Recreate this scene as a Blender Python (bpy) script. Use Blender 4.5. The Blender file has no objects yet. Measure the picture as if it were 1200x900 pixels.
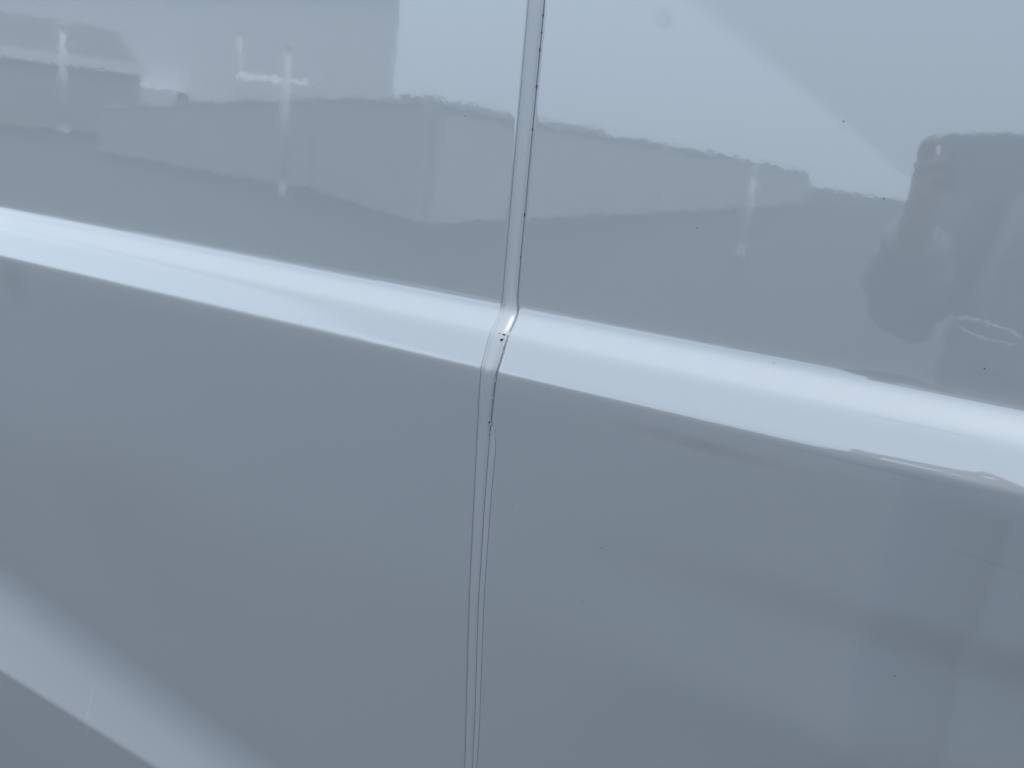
import bpy, bmesh, math, random
import numpy as np
from mathutils import Vector, Matrix
R = math.radians
random.seed(7)
C = bpy.context.scene.collection
scene = bpy.context.scene

# ------------------------------------------------------------------ camera
CAM_H = 1.45
ROT = Matrix(((0.89246846, 0.21156284, -0.39842342),      # world axes seen in camera space (right, down, forward)
              (0.4460924, -0.28253678, 0.84921996),
              (0.06709411, -0.93563569, -0.34653174)))
cam = bpy.data.cameras.new("camera"); cam_o = bpy.data.objects.new("camera", cam); C.objects.link(cam_o)
right, down, fwd = ROT.col[0].copy(), ROT.col[1].copy(), ROT.col[2].copy()
M3 = Matrix((right, -down, -fwd)).transposed()
cam_o.matrix_world = Matrix.Translation((0, 0, CAM_H)) @ M3.to_4x4()
cam.sensor_width = 36; cam.lens = 36 * 1000 / 1200
cam.clip_start = 0.02; cam.clip_end = 2000
cam.dof.use_dof = True; cam.dof.focus_distance = 0.66; cam.dof.aperture_fstop = 15.0
scene.camera = cam_o

def cw(x, y, z):                                           # camera-space metres (right, down, forward) to world
    return Vector((0, 0, CAM_H)) + right * x + down * y + fwd * z

# ------------------------------------------------------------------ sky
SUN = Vector((0.28, 0.02, 0.96)).normalized()
sun_el = math.asin(SUN.z); sun_rot = math.atan2(SUN.x, SUN.y)
w = bpy.data.worlds.new("World"); scene.world = w; w.use_nodes = True
nt = w.node_tree; N = nt.nodes; L = nt.links
for n in list(N): N.remove(n)
def nd(t, **kw):
    n = N.new(t)
    for k, v in kw.items(): setattr(n, k, v)
    return n
out = nd("ShaderNodeOutputWorld"); bg = nd("ShaderNodeBackground")
sky = nd("ShaderNodeTexSky"); sky.sky_type = 'NISHITA'; sky.sun_disc = False
sky.sun_elevation = sun_el; sky.sun_rotation = sun_rot; sky.air_density = 1.0; sky.dust_density = 2.5
# an overcast deck over the car park with a brighter opening beyond its edge
tc = nd("ShaderNodeTexCoord"); sep = nd("ShaderNodeSeparateXYZ"); L.new(tc.outputs['Generated'], sep.inputs[0])
zc = nd("ShaderNodeMath", operation='MAXIMUM'); L.new(sep.outputs[2], zc.inputs[0]); zc.inputs[1].default_value = 0.004
dx = nd("ShaderNodeMath", operation='DIVIDE'); L.new(sep.outputs[0], dx.inputs[0]); L.new(zc.outputs[0], dx.inputs[1])
ns = nd("ShaderNodeTexNoise"); ns.inputs['Scale'].default_value = 2.2; ns.inputs['Detail'].default_value = 5; ns.inputs['Roughness'].default_value = .5
L.new(tc.outputs['Generated'], ns.inputs['Vector'])
nz = nd("ShaderNodeMath", operation='MULTIPLY_ADD'); L.new(ns.outputs['Fac'], nz.inputs[0]); nz.inputs[1].default_value = 0.24; L.new(dx.outputs[0], nz.inputs[2])
edge = nd("ShaderNodeMapRange", interpolation_type='SMOOTHSTEP'); L.new(nz.outputs[0], edge.inputs['Value'])
edge.inputs['From Min'].default_value = -1.64; edge.inputs['From Max'].default_value = -1.30
deck = nd("ShaderNodeMix", data_type='RGBA')
deck.inputs['A'].default_value = (9.8, 11.9, 14.4, 1); deck.inputs['B'].default_value = (7.5, 9.05, 11.0, 1)
L.new(edge.outputs['Result'], deck.inputs['Factor'])
hz = nd("ShaderNodeMapRange", interpolation_type='SMOOTHSTEP'); L.new(sep.outputs[2], hz.inputs['Value'])
hz.inputs['From Min'].default_value = 0.0; hz.inputs['From Max'].default_value = .22; hz.inputs['To Min'].default_value = .84; hz.inputs['To Max'].default_value = 1.0
hm = nd("ShaderNodeVectorMath", operation='SCALE'); L.new(deck.outputs['Result'], hm.inputs[0]); L.new(hz.outputs[0], hm.inputs['Scale'])
mx = nd("ShaderNodeMix", data_type='RGBA'); mx.inputs['Factor'].default_value = 0.86
L.new(sky.outputs[0], mx.inputs['A']); L.new(hm.outputs[0], mx.inputs['B'])
L.new(mx.outputs['Result'], bg.inputs['Color']); bg.inputs['Strength'].default_value = 0.10
L.new(bg.outputs[0], out.inputs[0])

sl = bpy.data.lights.new("sun", 'SUN'); so = bpy.data.objects.new("sun", sl); C.objects.link(so)
sl.energy = 1.7; sl.angle = R(10); sl.color = (1.0, .985, .965)
so.rotation_euler = SUN.to_track_quat('Z', 'Y').to_euler(); so.location = SUN * 30

scene.view_settings.view_transform = 'Standard'; scene.view_settings.look = 'None'
scene.view_settings.exposure = 0.52; scene.view_settings.gamma = 1; scene.view_settings.use_curve_mapping = False
scene.render.engine = 'CYCLES'; scene.cycles.max_bounces = 8

# ------------------------------------------------------------------ helpers
def tag(o, label=None, cat=None, group=None, kind=None):
    for k, v in (('label', label), ('category', cat), ('group', group), ('kind', kind)):
        if v: o[k] = v
    return o
def thing(name, label, cat, loc=(0, 0, 0), rz=0, group=None):
    o = bpy.data.objects.new(name, None); C.objects.link(o)
    o.location = loc; o.rotation_euler.z = rz; o.empty_display_size = .2
    return tag(o, label, cat, group)
def mesh_obj(name, verts, faces, mat, parent=None, smooth=True):
    me = bpy.data.meshes.new(name); me.from_pydata([tuple(v) for v in verts], [], faces); me.update()
    if smooth: me.polygons.foreach_set('use_smooth', [True] * len(me.polygons))
    o = bpy.data.objects.new(name, me); C.objects.link(o); me.materials.append(mat)
    if parent: o.parent = parent
    return o
def bm_obj(name, bm, mat, parent=None, smooth=False):
    me = bpy.data.meshes.new(name); bm.to_mesh(me); bm.free()
    if smooth: me.polygons.foreach_set('use_smooth', [True] * len(me.polygons))
    o = bpy.data.objects.new(name, me); C.objects.link(o); me.materials.append(mat)
    if parent: o.parent = parent
    return o
def add_box(bm, lo, hi, bev=0):
    r = bmesh.ops.create_cube(bm, size=1)
    vs = r['verts']
    for v in vs: v.co = Vector([lo[i] + (v.co[i] + .5) * (hi[i] - lo[i]) for i in range(3)])
    if bev:
        es = list({e for v in vs for e in v.link_edges})
        bmesh.ops.bevel(bm, geom=es, offset=bev, segments=3, affect='EDGES', profile=.5)
def box_bm(lo, hi, bev=0):
    bm = bmesh.new(); add_box(bm, lo, hi, bev); return bm
def add_cyl(bm, p0, p1, r0, r1, n=20):
    p0, p1 = Vector(p0), Vector(p1); q = (p1 - p0).to_track_quat('Z', 'Y')
    a, b = [], []
    for k in range(n):
        t = 2 * math.pi * k / n; d = q @ Vector((math.cos(t), math.sin(t), 0))
        a.append(bm.verts.new(p0 + d * r0)); b.append(bm.verts.new(p1 + d * r1))
    for k in range(n):
        bm.faces.new((a[k], a[(k + 1) % n], b[(k + 1) % n], b[k]))
    bm.faces.new(a[::-1]); bm.faces.new(b)
    bmesh.ops.recalc_face_normals(bm, faces=bm.faces[:])
def mat(name, col, rough=.5, coat=0, ior=1.5, metal=0, noise=0, nscale=8, coat_rough=.02, coat_ior=1.6, spec=.5):
    m = bpy.data.materials.new(name); m.use_nodes = True; t = m.node_tree; b = t.nodes['Principled BSDF']
    b.inputs['Base Color'].default_value = (*col, 1); b.inputs['Roughness'].default_value = rough
    b.inputs['IOR'].default_value = ior; b.inputs['Metallic'].default_value = metal
    b.inputs['Coat Weight'].default_value = coat; b.inputs['Coat Roughness'].default_value = coat_rough; b.inputs['Coat IOR'].default_value = coat_ior
    b.inputs['Specular IOR Level'].default_value = spec
    if noise:
        c = t.nodes.new('ShaderNodeTexCoord'); n = t.nodes.new('ShaderNodeTexNoise'); n.inputs['Scale'].default_value = nscale; n.inputs['Detail'].default_value = 6
        t.links.new(c.outputs['Object'], n.inputs['Vector'])
        x = t.nodes.new('ShaderNodeMix'); x.data_type = 'RGBA'
        x.inputs['A'].default_value = (*[v * (1 - noise) for v in col], 1); x.inputs['B'].default_value = (*[min(1, v * (1 + noise)) for v in col], 1)
        t.links.new(n.outputs['Fac'], x.inputs['Factor']); t.links.new(x.outputs['Result'], b.inputs['Base Color'])
    return m

# ------------------------------------------------------------------ materials
PAINT = (.398, .412, .415)
def paint_material(name, stains=(), coat_rough=.02, coat=1.0, base=PAINT, rough=.06):
    m = mat(name, base, rough=rough, coat=coat, ior=1.6, coat_rough=coat_rough, coat_ior=2.0)
    t = m.node_tree; b = t.nodes['Principled BSDF']; lk = t.links
    def n(ty, **kw):
        q = t.nodes.new(ty)
        for k, v in kw.items(): setattr(q, k, v)
        return q
    c = n('ShaderNodeTexCoord')
    # orange peel in the clear coat
    o1 = n('ShaderNodeTexNoise'); o1.inputs['Scale'].default_value = 150; o1.inputs['Detail'].default_value = 2.0; o1.inputs['Roughness'].default_value = .45
    lk.new(c.outputs['Object'], o1.inputs['Vector'])
    bp = n('ShaderNodeBump'); bp.inputs['Strength'].default_value = 1.0; bp.inputs['Distance'].default_value = .000016
    lk.new(o1.outputs['Fac'], bp.inputs['Height'])
    o2 = n('ShaderNodeTexNoise'); o2.inputs['Scale'].default_value = 14; o2.inputs['Detail'].default_value = 1.0
    lk.new(c.outputs['Object'], o2.inputs['Vector'])
    bp2 = n('ShaderNodeBump'); bp2.inputs['Strength'].default_value = 1.0; bp2.inputs['Distance'].default_value = .00006
    lk.new(o2.outputs['Fac'], bp2.inputs['Height']); lk.new(bp.outputs[0], bp2.inputs['Normal'])
    lk.new(bp2.outputs[0], b.inputs['Normal']); lk.new(bp2.outputs[0], b.inputs['Coat Normal'])
    # thin road film, mottled
    f = n('ShaderNodeTexNoise'); f.inputs['Scale'].default_value = 3.2; f.inputs['Detail'].default_value = 8; f.inputs['Roughness'].default_value = .62
    lk.new(c.outputs['Object'], f.inputs['Vector'])
    fr = n('ShaderNodeMapRange'); fr.inputs['From Min'].default_value = .35; fr.inputs['From Max'].default_value = .7; fr.inputs['To Max'].default_value = .11
    lk.new(f.outputs['Fac'], fr.inputs['Value'])
    mixn = n('ShaderNodeMix', data_type='RGBA'); mixn.inputs['A'].default_value = (*base, 1); mixn.inputs['B'].default_value = (.44, .43, .41, 1)
    lk.new(fr.outputs[0], mixn.inputs['Factor']); last = mixn.outputs['Result']
    for (pos, size, ang, amt, col, nsc) in stains:
        mp = n('ShaderNodeMapping'); mp.vector_type = 'TEXTURE'
        mp.inputs['Location'].default_value = pos; mp.inputs['Rotation'].default_value = (0, ang, 0); mp.inputs['Scale'].default_value = (size[0], 1.0, size[1])
        lk.new(c.outputs['Object'], mp.inputs['Vector'])
        gr = n('ShaderNodeTexGradient', gradient_type='SPHERICAL'); lk.new(mp.outputs[0], gr.inputs['Vector'])
        sm = n('ShaderNodeMapRange', interpolation_type='SMOOTHSTEP'); lk.new(gr.outputs['Fac'], sm.inputs['Value']); sm.inputs['From Max'].default_value = .8
        nn = n('ShaderNodeTexNoise'); nn.inputs['Scale'].default_value = nsc; nn.inputs['Detail'].default_value = 5; lk.new(c.outputs['Object'], nn.inputs['Vector'])
        mu = n('ShaderNodeMath', operation='MULTIPLY'); lk.new(sm.outputs[0], mu.inputs[0]); lk.new(nn.outputs['Fac'], mu.inputs[1])
        am = n('ShaderNodeMath', operation='MULTIPLY'); lk.new(mu.outputs[0], am.inputs[0]); am.inputs[1].default_value = amt
        mm = n('ShaderNodeMix', data_type='RGBA'); lk.new(am.outputs[0], mm.inputs['Factor']); lk.new(last, mm.inputs['A']); mm.inputs['B'].default_value = (*col, 1)
        last = mm.outputs['Result']
    lk.new(last, b.inputs['Base Color'])
    return m
Y0 = .6
GREY = (.20, .195, .19)
YV = Y0 - 1.5                                              # panel depth in the van's own space
stains_left = [((-.8574, YV - .031, 1.2012), (.030, .034), 0, .30, GREY, 30),
               ((-.8198, YV - .03, .655), (.0022, .06), 0, .25, (.62, .63, .64), 60),
               ((-.70, YV - .03, .95), (.20, .16), .3, .16, (.28, .27, .22), 5),
               ((-.4745, YV - .03, 1.2300), (.0018, .006), .3, .6, GREY, 60)]
stains_right = [((-.115, YV - .031, 1.2070), (.085, .008), .03, .28, (.20, .18, .16), 25),
                ((.085, YV - .03, 1.1745), (.05, .0011), .10, .2, GREY, 60),
                ((-.1908, YV + .006, 1.4881), (.012, .009), .6, .55, GREY, 120),
                ((-.01, YV - .031, 1.2205), (.10, .0012), 0, .3, GREY, 90),
                ((.02, YV - .02, 1.2515), (.055, .0006), .0, .5, (.2, .2, .2), 200)]
M = {}
M['paint_left'] = paint_material('white_paint_left', stains_left)
M['paint_right'] = paint_material('white_paint_right', stains_right)
M['strip'] = paint_material('seam_paint', (), coat_rough=.32, coat=.4, base=(.412, .426, .43), rough=.4)
M['groove'] = mat('grimy_shaded_groove', (.19, .2, .21), rough=.8)
M['sealant'] = mat('old_sealant', (.40, .42, .43), rough=.75, noise=.35, nscale=240)
M['dirt'] = mat('dirt', (.04, .038, .036), rough=.8)
M['chip'] = mat('bare_metal_chip', (.012, .013, .016), rough=.6)
M['ground'] = mat('car_park_asphalt', (.045, .045, .046), rough=.55, noise=.35, nscale=1.3)
M['wall'] = mat('pale_render', (.52, .53, .53), rough=.9, noise=.15, nscale=.8)
M['cladding'] = mat('pale_cladding', (.88, .90, .92), rough=.6, noise=.05, nscale=.2)
M['white'] = mat('white_gloss', (.82, .82, .82), rough=.3)
M['brick'] = mat('grey_brick', (.38, .37, .36), rough=.85, noise=.2, nscale=3)
M['dark'] = mat('dark_trim', (.03, .03, .035), rough=.5)
M['glass'] = mat('dark_glass', (.02, .025, .03), rough=.05)
M['roof'] = mat('slate_roof', (.26, .27, .29), rough=.7, noise=.2, nscale=2)
M['skin'] = mat('skin', (.38, .29, .25), rough=.5)
M['hair'] = mat('hair', (.05, .035, .025), rough=.6)
M['jacket'] = mat('grey_jacket', (.25, .26, .275), rough=.36, noise=.2, nscale=30)
M['trousers'] = mat('dark_trousers', (.22, .225, .24), rough=.85)
M['phone'] = mat('phone_back', (.42, .47, .50), rough=.25)
M['steel'] = mat('steel', (.75, .75, .76), rough=.15, metal=1)

# ------------------------------------------------------------------ ground
gb = bmesh.new(); bmesh.ops.create_grid(gb, x_segments=40, y_segments=40, size=400)
ground = bm_obj('ground', gb, M['ground']); tag(ground, 'grey asphalt of the car park', kind='structure')

# ------------------------------------------------------------------ van
XS = -0.2935
KNOTS = [(2.25, .0465), (1.497, .0071), (1.277, -.0036), (1.2672, -.0046), (1.2538, -.0216), (1.2474, -.0248), (1.2262, -.0340), (1.2100, -.0343), (1.01, -.0309), (.807, -.019), (.30, .008)]
SIG = [.001, .01, .004, .0030, .0024, .0030, .0025, .004, .02, .03, .001]
zk = np.array([k[0] for k in KNOTS])[::-1]; yk = np.array([k[1] for k in KNOTS])[::-1]; sk = np.array(SIG)[::-1]
_g = np.linspace(-3, 3, 61); _w = np.exp(-_g * _g / 2); _w /= _w.sum()
def prof(z):
    """depth of the body side behind the plane y = Y0 at height z, corners rounded"""
    s = np.interp(z, zk, sk)
    pts = z + _g * s
    yv = np.interp(pts, zk, yk)
    lo = pts < zk[0]; hi = pts > zk[-1]
    yv[hi] = yk[-1] + (pts[hi] - zk[-1]) * .052
    return float((yv * _w).sum())
_zt = np.concatenate([np.linspace(.28, 1.16, 180), np.linspace(1.1605, 1.30, 560), np.linspace(1.301, 2.26, 120)])
_yt = np.array([prof(z) for z in _zt])
def sstep(a, b, v):
    t = min(1, max(0, (v - a) / (b - a))); return t * t * (3 - 2 * t)
def lip_line(x): return max(.45, .657 - .16 * (x + .934))          # lower moulding edge, dropping towards the right
def side_y(x, z):
    y = float(np.interp(z, _zt, _yt))
    # flared lower moulding
    s = z - lip_line(x); S0 = min(.15, max(.03, .135 - .09 * (x + .98))); sl = .42; w = .07
    if s < S0:
        q = S0 - max(s, 0)
        y -= sl * (q * q / (2 * w) if q < w else q - w / 2)
        if s < 0: y += -.01 * s
    # shallow pressed crease in the right-hand panel
    if x > XS:
        k = sstep(XS + .02, XS + .40, x)
        u = z - 1.112
        y += k * .0026 * (sstep(.012, -.028, u) - sstep(-.028, -.13, u))
    return Y0 + y
def zlist(z0, z1):
    zs = [z for z in np.concatenate([np.linspace(.30, .98, 240), np.linspace(.985, 1.16, 50), np.linspace(1.165, 1.205, 14), np.linspace(1.206, 1.285, 110),
                                     np.linspace(1.29, 1.5, 24), np.linspace(1.52, 2.25, 30)]) if z0 <= z <= z1]
    return zs
WZ = [(.30, .0075), (.81, .0080), (.866, .0091), (1.013, .0091), (1.115, .0100), (1.185, .0118), (1.219, .0135), (1.2294, .0146), (1.2395, .0159), (1.248, .0161),
      (1.254, .0163), (1.2592, .0166), (1.266, .0156), (1.279, .0131), (1.313, .0126), (1.497, .0126), (2.25, .0126)]
wz_z = np.array([a for a, _ in WZ]); wz_w = np.array([b for _, b in WZ])
def gk(z): return sstep(1.186, 1.160, z)                   # 0 above, 1 where the extra lip shows beside the groove
def seam_w(z):
    return float(np.mean(np.interp(z + np.linspace(-.006, .006, 7), wz_z, wz_w))) * (1 + .47 * gk(z))

van = thing('panel_van', 'glossy white van side with a raised feature line and a vertical seam', 'van', (0, 1.5, 0))
VL = Vector(van.location)
def local(v): return Vector(v) - VL
ZS = zlist(.30, 2.25)
EDGE = [(0.0003, .0030), (.0, .0016), (.0002, .0010), (.0005, .00062), (.0009, .00034), (.0014, .00014), (.002, .00003), (.003, 0), (.006, 0)]   # (distance from the edge, set-back)
def panel(name, xs_cols, edge_side, m):
    verts, faces = [], []
    for z in ZS:
        if edge_side < 0:
            row = [(x, 0.0) for x in xs_cols if x < XS - .007] + [(XS - d, h) for d, h in EDGE[::-1]]
        else:
            x1 = XS + seam_w(z)
            row = [(x1 + d, h) for d, h in EDGE] + [(x, 0.0) for x in xs_cols if x > XS + .026]
        for x, h in row: verts.append(local((x, side_y(x, z) + h, z)))
        nc = len(row)
    for i in range(len(ZS) - 1):
        for j in range(nc - 1):
            a = i * nc + j; faces.append((a, a + 1, a + 1 + nc, a + nc))
    o = mesh_obj(name, verts, faces, m, van); return o
cols_l = list(np.linspace(-3.2, -1.3, 12)) + list(np.linspace(-1.28, XS - .008, 66))
cols_r = list(np.linspace(XS + .027, .34, 46)) + list(np.linspace(.4, 1.8, 12))
left = panel('side_panel', cols_l, -1, M['paint_left']); left['label'] = 'left side panel of the van, above and below the bright ridge'
rightp = panel('side_panel', cols_r, 1, M['paint_right']); rightp['label'] = 'right side panel of the van, with a faint crease low down'

# seam strip: a painted flange between the panels
def strip_h(u, z):
    k = gk(z)
    b = sstep(1.175, 1.25, z) * sstep(1.305, 1.262, z)       # bulge over the ridge
    ua, ub = .10, .86 / (1 + .47 * k)                       # foot of the bead on either side
    uc = .995 / (1 + .47 * k)                              # far side of the right-hand groove
    dl, dr = -.0004 + .0001 * k, -.0010 + .0003 * k
    if u <= ua: return dl
    if u < ub:
        q = (u - ua) / (ub - ua)
        top = .00055 + .0008 * b - .0002 * k
        arc = 1 - abs(2 * q - .86) ** 2.6 if q > .43 else 1 - abs(1 - q / .43) ** 3.2
        arc = max(0, arc)
        bead = (.00020 + .00012 * k) * math.exp(-((q - .15) / .07) ** 2) * (1 - b)
        return (dl if q < .43 else dr) * (1 - arc) + top * arc + bead
    if u < uc: return dr
    lip = -.0002
    return dr + (lip - dr) * sstep(uc, uc + .07, u) * k
US = sorted(set([0, .015, .03, .045, .06, .07, .08, .09, .10, .12, .14, .17, .20, .23, .27, .33, .4, .45, .5] + list(np.linspace(.52, 1.0, 33))))
verts, faces = [], []
SZ = list(np.linspace(.30, 1.155, 120)) + list(np.linspace(1.157, 1.300, 220)) + list(np.linspace(1.304, 2.25, 120))
def strip_pt(u, z):
    x = XS + u * (seam_w(z) + .0006); return Vector((x, side_y(XS, z) - strip_h(u, z), z))
for z in SZ:
    for u in US: verts.append(local(strip_pt(u, z)))
nc = len(US)
for i in range(len(SZ) - 1):
    for j in range(nc - 1):
        a = i * nc + j; faces.append((a, a + 1, a + 1 + nc, a + nc))
strip = mesh_obj('seam_strip', verts, faces, M['strip'], van)
# grime lying on the floor of the right-hand groove, then a painted seam shadow
def ribbon(name, u0, u1, z0, z1, m, lift, parent, seg=160, jag=0.0, holes=None):
    v, f = [], []
    for i in range(seg + 1):
        z = z0 + (z1 - z0) * i / seg
        a = u0(z) if callable(u0) else u0; b = u1(z) if callable(u1) else u1
        j1, j2 = random.uniform(-jag, jag), random.uniform(-jag, jag)
        for q in range(4):
            u = (a + j1) + (b + j2 - a - j1) * q / 3
            p = strip_pt(u, z); p.y -= lift * (1 if 0 < q < 3 else .3); v.append(local(p))
    for i in range(seg):
        for q in range(3):
            k = i * 4 + q; f.append((k, k + 1, k + 5, k + 4))
    return mesh_obj(name, v, f, m, parent)
ribbon('groove_grime_shade', lambda z: .885 / (1 + .47 * gk(z)), lambda z: .955 / (1 + .47 * gk(z)), .5, 1.9, M['groove'], .00015, strip, 400, .006)

ribbon('groove_grime_shade', lambda z: .862 / (1 + .47 * gk(z)), lambda z: (.925 + .05 * sstep(1.176, 1.20, z) * sstep(1.247, 1.232, z)) / (1 + .47 * gk(z)), 1.170, 1.246, M['groove'], .00045, strip, 120, .010)  # wider dark ribbon: the seam's shadow below the ridge, painted in
# sealant crumbs in the groove below the ridge
def blob(name, p, r, m, parent, flat=.5, sq=(1, 1)):
    bm = bmesh.new(); bmesh.ops.create_icosphere(bm, subdivisions=2, radius=1)
    for v in bm.verts:
        k = 1 + random.uniform(-.22, .22); v.co = Vector((v.co.x * r * sq[0] * k, v.co.y * r * flat, v.co.z * r * sq[1] * k))
    o = bm_obj(name, bm, m, parent, True); o.location = local(p); return o
for k in range(9):
    z = 1.172 + (1.242 - 1.172) * (k + random.random()) / 9
    u = .91 / (1 + .47 * gk(z)) + random.uniform(-.05, .05)
    p = strip_pt(min(u, .97), z); p.y -= .0004
    blob('sealant_crumb', p, random.uniform(.0004, .0008), M['sealant'], strip, .7, (1, random.uniform(1, 2.2)))
for z, s in ((1.487, 1.6), (1.464, 2.2), (1.4385, 2.0), (1.408, 1.8), (1.345, 2.6), (1.312, 1.2), (1.4755, 1.1)):
    p = strip_pt(.93, z); p.y -= .0008
    blob('dirt_speck', p, .0006, M['dirt'], strip, .5, (.6, s))
p = strip_pt(.78, 1.1815); p.y -= .0003; blob('dirt_speck', p, .0008, M['dirt'], strip, .4)
# chipped paint on the bulge
def chip(pts, name='paint_chip'):
    bm = bmesh.new(); vs = []
    for u, z in pts:
        p = strip_pt(u, z); p.y -= .00022; p.z += .00012; vs.append(bm.verts.new(local(p)))
    bm.faces.new(vs)
    r = bmesh.ops.extrude_face_region(bm, geom=bm.faces[:])
    for e in r['geom']:
        if isinstance(e, bmesh.types.BMVert): e.co.y += .0006
    bmesh.ops.recalc_face_normals(bm, faces=bm.faces[:])
    return bm_obj(name, bm, M['chip'], strip)
def ell(uc, zc, ru, rz, n=9, skew=0):
    return [(uc + ru * math.cos(2 * math.pi * k / n) * random.uniform(.7, 1.2), zc + rz * math.sin(2 * math.pi * k / n) * random.uniform(.7, 1.2) - skew * math.cos(2 * math.pi * k / n)) for k in range(n)]
chip(ell(.70, 1.2495, .075, .0011))
chip(ell(.72, 1.2531, .085, .00045, skew=.0004))
chip(ell(.50, 1.2537, .05, .00018))

# road-dirt specks on both panels
SPECKS = [(-.7801, 1.4350), (-.6077, 1.3537), (-.4856, 1.4239), (-.4248, 1.4169), (-.3393, 1.4127), (-.1464, 1.3533), (-.0634, 1.4324), (-.0301, 1.3878), (-.0777, 1.2687),
          (.0500, 1.2914), (-.2579, 1.1137), (-.1781, 1.0996), (-.1888, 1.0450), (.0447, 1.0692), (-.5066, 1.1137), (-.2769, 1.1766)]
for i, (x, z) in enumerate(SPECKS):
    p = Vector((x, side_y(x, z) - .0001, z))
    blob('dirt_speck', p, (.00045 if i in (11, 13, 6, 9) else .00036), M['dirt'], left if x < XS else rightp, .4)

# rest of the body, out of frame: roof, far side, floor and ends
def shell(name, pts, x0, x1, m):
    v = [local((x, y, z)) for x in (x0, x1) for (y, z) in pts]; n = len(pts)
    return mesh_obj(name, v, [(i, i + 1, n + i + 1, n + i) for i in range(n - 1)], m, van, smooth=False)
ytop = side_y(.5, 2.25)
roofp = [(ytop, 2.25), (ytop + .03, 2.33), (ytop + .09, 2.40), (ytop + .2, 2.44), (1.5, 2.47), (2.4 - ytop + .4, 2.44), (2.4 - ytop + .51, 2.40), (2.4 - ytop + .57, 2.33), (2.4 - ytop + .6, 2.25)]
shell('roof_panel', roofp, -3.2, 1.8, M['paint_left'])
shell('far_side_panel', [(2.4 - ytop + .6, 2.25), (2.41, 1.25), (2.40, .30)], -3.2, 1.8, M['paint_left'])
shell('underbody', [(2.40, .30), (Y0 - .05, .30)], -3.2, 1.8, M['dark'])
for x in (-3.2, 1.8):
    endp = [(side_y(x, z), z) for z in np.linspace(.30, 2.25, 12)] + roofp[1:] + [(2.41, 1.25), (2.40, .30)]
    mesh_obj('end_panel', [local((x, y, z)) for y, z in endp], [tuple(range(len(endp)))], M['paint_left'], van, smooth=False)

# ------------------------------------------------------------------ what the paint mirrors: the car park behind the photographer
def polar(az, d): return Vector((d * math.sin(R(az)), -d * math.cos(R(az)) + 1.2, 0))
def wall_run(name, a, b, h, label, jag=.05, th=.22, h2=None):
    a, b = Vector(a), Vector(b); d = (b - a); Ln = d.length; nseg = max(6, int(Ln / .9)); rz = math.atan2(d.y, d.x)
    t = thing(name, label, 'wall', (a.x, a.y, 0), rz)
    bm = bmesh.new(); add_box(bm, (0, -th / 2, 0), (Ln, th / 2, h - .12)); h2 = h2 or h
    for v in bm.verts:
        if v.co.z > .5: v.co.z += (h2 - h) * v.co.x / Ln
    bm_obj('wall_body', bm, M['wall'], t)
    seg = Ln / nseg
    for i in range(nseg):
        o = bm_obj('coping', box_bm((.01, -th / 2 - .04, 0), (seg - .01, th / 2 + .04, .12 + random.uniform(-jag, jag)), .01), M['wall'], t)
        o.location = (i * seg, 0, h - .119 + (h2 - h) * (i + .5) / nseg); o.rotation_euler.y = -math.atan2(h2 - h, Ln)
    return t
wall_run('boundary_wall', (-8, -12), (-8, -60), 2.1, 'long pale wall running away from the van, mirrored right of the seam')
wall_run('boundary_wall', (-8.1, -12), (-13, -15.2), 2.1, 'short pale wall angled to the left, mirrored left of the seam')
wall_run('boundary_wall', (-13.2, -15.3), (-22.5, -17.2), 2.1, 'pale wall with a falling top, left of the left light post', h2=1.35)

def clad_building(name, label, p, q, depth, h0, h1):
    p, q = Vector(p), Vector(q); d = q - p; Ln = d.length
    t = thing(name, label, 'building', (p.x, p.y, 0), math.atan2(d.y, d.x))
    for nm, m, z0, z1, e in (('wall', M['cladding'], None, 0, 0), ('roof', M['cladding'], 0.0, .22, .25)):
        bm = bmesh.new(); add_box(bm, (-e, -depth - e, 0), (Ln + e, e, 1))
        for v in bm.verts:
            top = h0 + (h1 - h0) * v.co.x / Ln
            v.co.z = (top + z1) if v.co.z > .5 else (0 if z0 is None else top + z0)
        bm_obj(nm, bm, m, t)
    return t
a = polar(-34.0, 62); b = polar(-66, 70)
clad_building('warehouse', 'large pale clad warehouse filling the left of the reflection', (b.x, b.y), (a.x, a.y), 8, 6.3, 10.9)
a = polar(-48.8, 46); b = polar(-62, 46)
d = (a - b); t = thing('low_shed', 'low dark shed with a white fascia, mirrored at the top left', 'shed', (b.x, b.y, 0), math.atan2(d.y, d.x))
bm_obj('wall', box_bm((0, -4, 0), (d.length, 0, 2.85)), M['brick'], t)
bm_obj('fascia', box_bm((-.1, -4.1, 2.85), (d.length + .1, .12, 3.35)), M['white'], t)
rb = bmesh.new()
for z, s in ((3.35, 0), (4.75, .9)):
    for x, y in ((0 + s, -4 + s), (d.length - s, -4 + s), (d.length - s, -s), (s, -s)): rb.verts.new((x, y, z))
rb.verts.ensure_lookup_table(); V = rb.verts[:]
for f in ((4, 5, 6, 7), (0, 1, 5, 4), (1, 2, 6, 5), (2, 3, 7, 6), (3, 0, 4, 7)): rb.faces.new([V[i] for i in f])
bm_obj('roof', rb, M['roof'], t)

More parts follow.
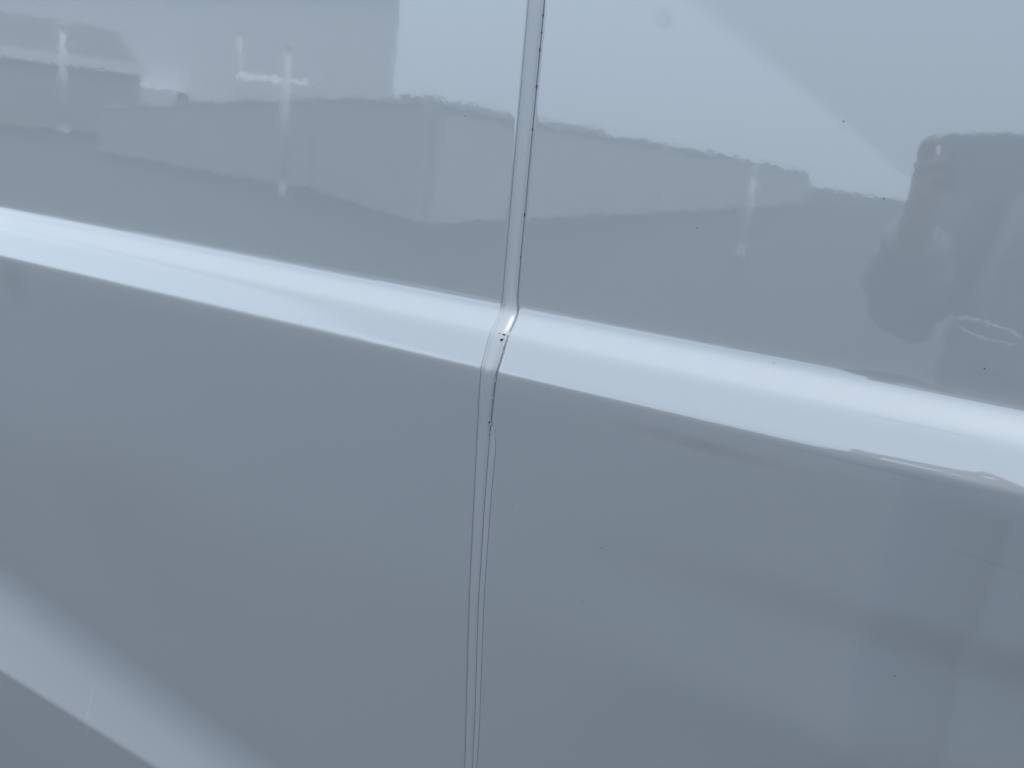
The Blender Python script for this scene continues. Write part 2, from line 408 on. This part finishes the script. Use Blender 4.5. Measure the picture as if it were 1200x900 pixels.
def light_post(p, h, label, r=.055, grp='white light posts in the car park'):
    t = thing('light_post', label, 'light post', (p[0], p[1], 0), 0, grp)
    bm = bmesh.new(); add_cyl(bm, (0, 0, 0), (0, 0, .25), r * 1.15, r * 1.1); bm_obj('base', bm, M['white'], t, False)
    bm = bmesh.new(); add_cyl(bm, (0, 0, .25), (0, 0, h - .15), r, r * .85); bm_obj('pole', bm, M['white'], t, True)
    bm = bmesh.new(); add_cyl(bm, (0, 0, h - .15), (0, 0, h), r * 1.3, r * 1.1); bm_obj('lamp_head', bm, M['white'], t, False)
    return t
light_post((-12.1, -12.97), 3.0, 'white light post before the angled pale wall', .075)
light_post((-3.0, -14.82), 1.62, 'short white light post nearest the right-hand van panel', .060)
light_post((-34.8, -25.2), 4.5, 'tall white light post in front of the low dark shed', .17)
pp = polar(-43.3, 55); light_post((pp.x, pp.y), 6.3, 'distant slim white light post by the warehouse', .13)

def far_van(p, rz, label):
    t = thing('parked_van', label, 'van', (p.x, p.y, 0), rz, 'white vans parked by the far wall')
    bm = bmesh.new()
    prof2 = [(-2.6, .4), (-2.6, 2.5), (-2.4, 2.65), (1.0, 2.65), (1.7, 1.55), (2.5, 1.25), (2.6, .4)]
    vs = [[bm.verts.new((x, y, z)) for x, z in prof2] for y in (-.95, .95)]
    n = len(prof2)
    for i in range(n): bm.faces.new((vs[0][i], vs[0][(i + 1) % n], vs[1][(i + 1) % n], vs[1][i]))
    bm.faces.new(vs[0][::-1]); bm.faces.new(vs[1]); bmesh.ops.recalc_face_normals(bm, faces=bm.faces[:])
    bm_obj('body', bm, M['white'], t)
    bm = bmesh.new()
    q = [bm.verts.new(c) for c in ((1.06, -.85, 2.57), (1.06, .85, 2.57), (1.71, .85, 1.58), (1.71, -.85, 1.58))]
    for v in q: v.co.x += .02; v.co.z += .01
    bm.faces.new(q); bm_obj('windscreen', bm, M['glass'], t)
    for x in (-1.6, 1.6):
        for s in (-1, 1):
            bm = bmesh.new(); add_cyl(bm, (0, -.1, 0), (0, .1, 0), .35, .35, 24)
            o = bm_obj('wheel', bm, M['dark'], t, False); o.location = (x, s * .9, .35)
    return t
pv = polar(-41.3, 29); far_van(pv, R(-131), 'white van parked end on behind the left light post')
pv = polar(-47.5, 62); far_van(pv, R(-20), 'white van parked far away beside the dark shed')

pp = polar(-37.9, 24.5); t = thing('sign_pillar', 'tall white sign pillar behind the angled pale wall', 'sign pillar', (pp.x, pp.y, 0), R(50))
bm_obj('plinth', box_bm((-.3, -.15, 0), (.3, .15, .3)), M['roof'], t); bm_obj('panel', box_bm((-.22, -.08, .3), (.22, .08, 3.35), .02), M['white'], t)
pp = polar(-49.4, 58); t = thing('sign_board', 'wide white sign board on one post, far left in the car park', 'sign board', (pp.x, pp.y, 0), R(42))
bm_obj('board', box_bm((-1.7, -.05, 1.25), (1.7, .05, 1.8)), M['white'], t); bm_obj('post', box_bm((-.12, -.05, 0), (.12, .05, 1.25)), M['white'], t)

# ------------------------------------------------------------------ phone and photographer (only their mirror image shows)
ph = thing('phone', 'smartphone held sideways, its back mirrored at the right edge', 'phone', (0, 0, CAM_H))
ph.rotation_euler = Matrix((right, down, fwd)).transposed().to_euler()
def phl(name, lo, hi, bev, m): return bm_obj(name, box_bm(lo, hi, bev), m, ph)
phl('body', (-.014, -.018, -.0125), (.133, .054, -.0045), .003, M['phone'])
bm = bmesh.new(); add_cyl(bm, (0, 0, -.0046), (0, 0, -.0026), .0085, .0082, 28); bm_obj('lens_ring', bm, M['steel'], ph)
bm = bmesh.new(); add_cyl(bm, (0, .024, -.0046), (0, .024, -.0026), .0085, .0082, 28); bm_obj('lens_ring', bm, M['steel'], ph)

def skin(name, joints, edges, m, parent, root=0, sub=2):
    me = bpy.data.meshes.new(name); names = list(joints); ix = {k: i for i, k in enumerate(names)}
    me.from_pydata([tuple(joints[k][0]) for k in names], [(ix[a], ix[b]) for a, b in edges], [])
    o = bpy.data.objects.new(name, me); C.objects.link(o); o.parent = parent; me.materials.append(m)
    mod = o.modifiers.new('skin', 'SKIN'); mod.use_smooth_shade = True
    for i, k in enumerate(names):
        r = joints[k][1]; r = (r, r) if not isinstance(r, tuple) else r
        me.skin_vertices[0].data[i].radius = r; me.skin_vertices[0].data[i].use_root = (i == root)
    s = o.modifiers.new('sub', 'SUBSURF'); s.levels = s.render_levels = sub
    return o
fw2 = Vector((-.425, .905, 0)); rt2 = Vector((.905, .425, 0)); up = Vector((0, 0, 1)); base = Vector((.235, -.38, 0))
def B(r_, f_, z_): return base + rt2 * r_ + fw2 * f_ + up * z_ * 1.045
person = thing('person', 'person in a grey jacket holding up a phone in both hands', 'person', base)
def P(v): return Vector(v) - base
wl, wr_ = cw(-.060, .105, -.035), cw(.175, .100, -.030)     # wrists
el_l, el_r = B(-.24, .07, 1.14), B(.28, .06, 1.10)
J = {'pelvis': (P(B(0, 0, .95)), (.15, .11)), 'waist': (P(B(0, 0, 1.10)), (.14, .10)), 'chest': (P(B(0, 0, 1.28)), (.16, .11)), 'collar': (P(B(.03, -.01, 1.40)), (.08, .08)),
     'neck': (P(B(.05, .02, 1.49)), .055), 'jaw': (P(B(0.14, .06, 1.555)), (.066, .072)), 'head': (P(B(0.16, .05, 1.645)), (.080, .092)), 'crown': (P(B(0.17, .03, 1.725)), .058),
     'sl': (P(B(-.18, .02, 1.345)), .064), 'el': (P(el_l), .045), 'wl': (P(wl), (.030, .024)),
     'sr': (P(B(.18, 0, 1.345)), .062), 'er': (P(el_r), .045), 'wr': (P(wr_), (.030, .024)),
     'hl': (P(B(-.10, 0, .88)), .09), 'kl': (P(B(-.09, .02, .48)), .060), 'al': (P(B(-.085, 0, .09)), .028), 'tl': (P(B(-.12, .12, .035)), .02),
     'hr': (P(B(.10, 0, .88)), .09), 'kr': (P(B(.09, .02, .48)), .060), 'ar': (P(B(.085, 0, .09)), .028), 'tr': (P(B(.12, .12, .035)), .02)}
Eg = [('pelvis', 'waist'), ('waist', 'chest'), ('chest', 'collar'), ('collar', 'neck'), ('neck', 'jaw'), ('jaw', 'head'), ('head', 'crown'), ('collar', 'sl'), ('sl', 'el'), ('el', 'wl'),
      ('collar', 'sr'), ('sr', 'er'), ('er', 'wr'), ('pelvis', 'hl'), ('hl', 'kl'), ('kl', 'al'), ('al', 'tl'), ('pelvis', 'hr'), ('hr', 'kr'), ('kr', 'ar'), ('ar', 'tr')]
# fingers curl round both short ends of the phone
def hand(tagn, wrist, side, x_end):
    s = side                                               # -1 left end, +1 right end
    palm = 'p' + tagn; J[palm] = (P(cw(x_end + s * .022, .052, -.022)), (.028, .015)); Eg.append((wrist, palm))
    for k, (yy, reach) in enumerate(((-.012, .018), (.014, .030), (.032, .030), (.049, .024))):
        a, b_, c_ = f'{tagn}{k}a', f'{tagn}{k}b', f'{tagn}{k}c'
        J[a] = (P(cw(x_end + s * .020, yy + .006, -.006)), .0088); J[b_] = (P(cw(x_end + s * .006, yy, .006)), .0082); J[c_] = (P(cw(x_end - s * (reach - .016), yy - .004, .004)), .0070)
        Eg.extend(((palm, a), (a, b_), (b_, c_)))
    a, b_ = tagn + 'ta', tagn + 'tb'
    J[a] = (P(cw(x_end + s * .020, .046, -.034)), .0105); J[b_] = (P(cw(x_end - s * .016, .030, -.022)), .0090); Eg.extend(((palm, a), (a, b_)))
hand('L', 'wl', -1, -.010); hand('R', 'wr', 1, .135)
skin('body', J, Eg, M['skin'], person)
g = lambda k, d: (J[k][0], tuple(np.array(J[k][1]) + d) if isinstance(J[k][1], tuple) else J[k][1] + d)
mid = lambda a, b, t: a.lerp(b, t)
JJ = {'chest': g('chest', .04), 'hem': (J['pelvis'][0] + Vector((0, 0, -.06)), (.205, .15)), 'waist': g('waist', .05), 'collar': g('collar', .022), 'nb': (J['neck'][0] + Vector((0, 0, -.03)), .066),
      'sl': g('sl', .022), 'fl': (mid(J['sl'][0], J['el'][0], .55) , .072), 'el': g('el', .026), 'cl': (mid(J['el'][0], J['wl'][0], .5), .058), 'wl': (mid(J['el'][0], J['wl'][0], .9), .044),
      'sr': g('sr', .022), 'fr': (mid(J['sr'][0], J['er'][0], .55), .072), 'er': g('er', .026), 'cr': (mid(J['er'][0], J['wr'][0], .5), .058), 'wr': (mid(J['er'][0], J['wr'][0], .9), .044)}
jk = skin('jacket', JJ, [('chest', 'waist'), ('waist', 'hem'), ('chest', 'collar'), ('collar', 'nb'), ('collar', 'sl'), ('sl', 'fl'), ('fl', 'el'), ('el', 'cl'), ('cl', 'wl'), ('collar', 'sr'), ('sr', 'fr'), ('fr', 'er'), ('er', 'cr'), ('cr', 'wr')], M['jacket'], person, sub=3)
tex = bpy.data.textures.new('folds', 'CLOUDS'); tex.noise_scale = .07
dm = jk.modifiers.new('folds', 'DISPLACE'); dm.texture = tex; dm.strength = .05; dm.mid_level = .5
skin('trousers', {'p': (J['pelvis'][0], (.165, .125)), 'hl': g('hl', .022), 'kl': g('kl', .042), 'al': (J['al'][0] + Vector((0, 0, .01)), .088), 'hr': g('hr', .022), 'kr': g('kr', .042), 'ar': (J['ar'][0] + Vector((0, 0, .01)), .088)},
     [('p', 'hl'), ('hl', 'kl'), ('kl', 'al'), ('p', 'hr'), ('hr', 'kr'), ('kr', 'ar')], M['trousers'], person)
skin('hair', {'a': (P(B(0.16, -.02, 1.655)), .088), 'b': (P(B(0.17, .01, 1.73)), .072), 'c': (P(B(0.17, .07, 1.74)), .045)}, [('a', 'b'), ('b', 'c')], M['hair'], person)
for sgn in (-1, 1):
    sh = skin('shoe', {'a': (P(B(sgn * .11, -.05, .05)), .05), 'b': (P(B(sgn * .12, .10, .045)), .047), 'c': (P(B(sgn * .125, .20, .035)), .036)}, [('a', 'b'), ('b', 'c')], M['dark'], person)
# added white strap loop under the phone, standing in for a bright jacket highlight
pts = [cw(.075, .052, -.009)]
a0 = Vector((.085, -.18, 1.30)); pts += [pts[0].lerp(a0, t) + Vector((0, 0, -.012 * math.sin(math.pi * t))) for t in (.33, .66)]
cen = Vector((.108, -.20, 1.214)); ex = Vector((.98, .15, -.10)).normalized(); ey = Vector((-.25, .55, .42)).normalized()
for k in range(25):
    t = 2 * math.pi * k / 24 + 1.6
    pts.append(cen + ex * (.046 + .003 * math.sin(3 * t)) * math.cos(t) + ey * (.030 + .004 * math.cos(2 * t)) * math.sin(t))
bmx = bmesh.new(); rings = []
for i, p in enumerate(pts):
    d = (pts[min(i + 1, len(pts) - 1)] - pts[max(i - 1, 0)]).normalized(); q = d.to_track_quat('Z', 'Y')
    rings.append([bmx.verts.new(p + q @ Vector((.0035 * math.cos(2 * math.pi * j / 8), .0020 * math.sin(2 * math.pi * j / 8), 0))) for j in range(8)])
for r0, r1 in zip(rings, rings[1:]):
    for j in range(8): bmx.faces.new((r0[j], r0[(j + 1) % 8], r1[(j + 1) % 8], r1[j]))
st = bm_obj('highlight_strap', bmx, M['white'], None, True)
bpy.context.view_layer.update()
st.parent = ph; st.matrix_parent_inverse = ph.matrix_world.inverted()
